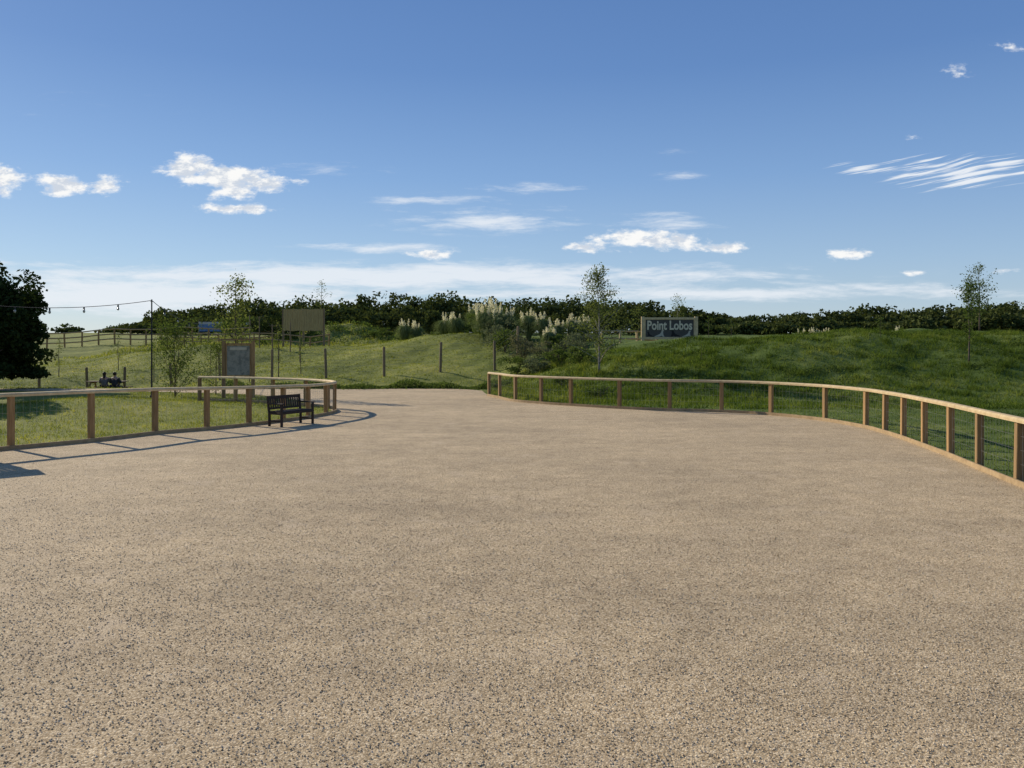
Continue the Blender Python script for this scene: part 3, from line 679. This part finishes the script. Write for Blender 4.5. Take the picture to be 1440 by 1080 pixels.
# ------------------------------------------------------------ world
W=bpy.data.worlds.new('World'); S.world=W; W.use_nodes=True; nt=W.node_tree; nt.nodes.clear()
AZ=math.radians(-52); EL=math.radians(27)
sky=N(nt,'ShaderNodeTexSky',sky_type='NISHITA'); sky.sun_disc=False; sky.sun_elevation=EL; sky.sun_rotation=AZ
sky.air_density=1.0; sky.dust_density=.15; sky.ozone_density=3.0
gen=N(nt,'ShaderNodeTexCoord').outputs['Generated']
sp=N(nt,'ShaderNodeSeparateXYZ'); nt.links.new(gen,sp.inputs[0])
grad=ramp(nt,M(nt,'MAXIMUM',sp.outputs[2],0.0),[(0,(5.2,6.4,7.4)),(.10,(3.6,5.3,7.6)),(.20,(2.2,3.9,7.0)),(.32,(1.2,2.55,5.7)),(.55,(.65,1.6,4.3))])
sc_=mixc(nt,.72,sky.outputs[0],grad)
bg=N(nt,'ShaderNodeBackground'); bg.inputs[1].default_value=.1; nt.links.new(sc_,bg.inputs[0])
yc=M(nt,'MAXIMUM',sp.outputs[1],.05); u=M(nt,'DIVIDE',sp.outputs[0],yc); v=M(nt,'DIVIDE',sp.outputs[2],yc)
cb=N(nt,'ShaderNodeCombineXYZ'); nt.links.new(u,cb.inputs[0]); nt.links.new(v,cb.inputs[1]); UV=cb.outputs[0]
def field(L):
    acc=None
    for (cu,cv,ru,rv,am) in L:
        d=VM(nt,'LENGTH',VM(nt,'MULTIPLY',VM(nt,'SUBTRACT',UV,(cu,cv,0)),(1/ru,1/rv,0)))
        q=M(nt,'MULTIPLY_ADD',d,-am,am); acc=q if acc is None else M(nt,'MAXIMUM',acc,q)
    return M(nt,'MAXIMUM',acc,0.0)
def sst(x,a,b):
    n=N(nt,'ShaderNodeMapRange',interpolation_type='SMOOTHSTEP'); nt.links.new(x,n.inputs[0])
    n.inputs[1].default_value=a;n.inputs[2].default_value=b; return n.outputs[0]
PUFF=[(-.635,.208,.06,.022,1.05),(-.64,.19,.03,.014,.8),(-.56,.200,.055,.020,1.15),(-.505,.198,.045,.018,1.0),(-.40,.222,.055,.024,1.25),(-.35,.208,.08,.026,1.4),(-.30,.202,.055,.016,1.1),(-.34,.170,.085,.011,1.15),(-.35,.19,.05,.018,1.0),
 (-.10,.112,.06,.012,.8),(.09,.122,.06,.011,.9),(.17,.130,.10,.020,1.2),(.25,.122,.06,.012,1.0),(.418,.112,.036,.013,1.1),(.50,.090,.05,.008,.7),(.62,.093,.04,.008,.7),(.55,.340,.05,.014,.45),(.62,.368,.05,.018,.45),(.51,.256,.03,.008,.6)]
WISP=[(-.03,.152,.18,.022,1.2),(-.14,.121,.20,.012,1.1),(-.24,.218,.16,.014,.8),(-.10,.18,.12,.016,.9),(.19,.153,.12,.020,1.0),(.20,.21,.08,.012,.6),(.02,.195,.14,.012,.8),(-.05,.165,.2,.03,.7),(-.15,.085,.80,.028,1.6),(-.45,.062,.5,.038,1.8),(-.6,.10,.2,.015,.8),(.2,.064,.8,.016,1.2),(-.55,.30,.25,.04,.3),(.45,.07,.3,.016,.8),(.195,.24,.06,.012,.45)]
STRK=[(.55,.215,.12,.030,1.4),(.43,.220,.05,.010,.9),(.61,.222,.08,.022,1.1)]
UVs=VM(nt,'MULTIPLY',UV,(1,2.1,1))
n1=noise(nt,UVs,26,8,.64); n1b=noise(nt,VM(nt,'ADD',UVs,(.006,-.014,0)),26,4,.64)
Mp=field(PUFF); dp=sst(M(nt,'ADD',Mp,M(nt,'MULTIPLY_ADD',n1,2.7,-1.65)),.0,.6); dp=M(nt,'MULTIPLY',dp,sst(Mp,0,.25))
warp=VM(nt,'ADD',UV,VM(nt,'MULTIPLY',noise(nt,UV,6,2,.5,'Color'),(.05,.02,0)))
n2=noise(nt,VM(nt,'MULTIPLY',warp,(10,65,1)),1.0,7,.68)
Mw=field(WISP); dw=sst(M(nt,'ADD',Mw,M(nt,'MULTIPLY_ADD',n2,2.6,-1.65)),.0,1.0); dw=M(nt,'MULTIPLY',dw,M(nt,'MULTIPLY',sst(Mw,0,.5),.82))
rot=N(nt,'ShaderNodeVectorRotate',rotation_type='Z_AXIS'); rot.inputs['Angle'].default_value=-.2; nt.links.new(warp,rot.inputs['Vector'])
n3=noise(nt,VM(nt,'MULTIPLY',rot.outputs[0],(9,210,1)),1.0,4,.6)
Ms=field(STRK); ds=sst(M(nt,'ADD',Ms,M(nt,'MULTIPLY_ADD',n3,4.6,-2.8)),.0,.8); ds=M(nt,'MULTIPLY',ds,M(nt,'MULTIPLY',sst(Ms,0,.4),.95))
D=M(nt,'MAXIMUM',dp,M(nt,'MAXIMUM',dw,ds)); D=M(nt,'MULTIPLY',D,sst(sp.outputs[1],.05,.2))
shade=sst(M(nt,'MULTIPLY_ADD',M(nt,'SUBTRACT',n1,n1b),4.0,.5),.15,.85)
cc=mixc(nt,shade,(.62,.68,.77),(.96,.96,.95)); cc=mixc(nt,dp,(.84,.88,.93),cc)
bg2=N(nt,'ShaderNodeBackground'); nt.links.new(cc,bg2.inputs[0]); bg2.inputs[1].default_value=1.0
mx=N(nt,'ShaderNodeMixShader'); nt.links.new(D,mx.inputs[0]); nt.links.new(bg.outputs[0],mx.inputs[1]); nt.links.new(bg2.outputs[0],mx.inputs[2])
wo=N(nt,'ShaderNodeOutputWorld'); nt.links.new(mx.outputs[0],wo.inputs[0])

sd=Vector((math.sin(AZ)*math.cos(EL),math.cos(AZ)*math.cos(EL),math.sin(EL)))
li=bpy.data.lights.new('sun','SUN'); li.energy=5.0; li.angle=math.radians(.5); li.color=(1,.91,.76)
lo=bpy.data.objects.new('sun',li); COL.objects.link(lo); lo.rotation_euler=sd.to_track_quat('Z','Y').to_euler()

cam=bpy.data.cameras.new('camera'); cam.lens=28.25; cam.sensor_width=36; cam.shift_y=-55/1440; cam.clip_end=12000; cam.clip_start=.05
co=bpy.data.objects.new('camera',cam); COL.objects.link(co); co.location=(0,0,2.0); co.rotation_euler=(math.radians(90),0,0); S.camera=co
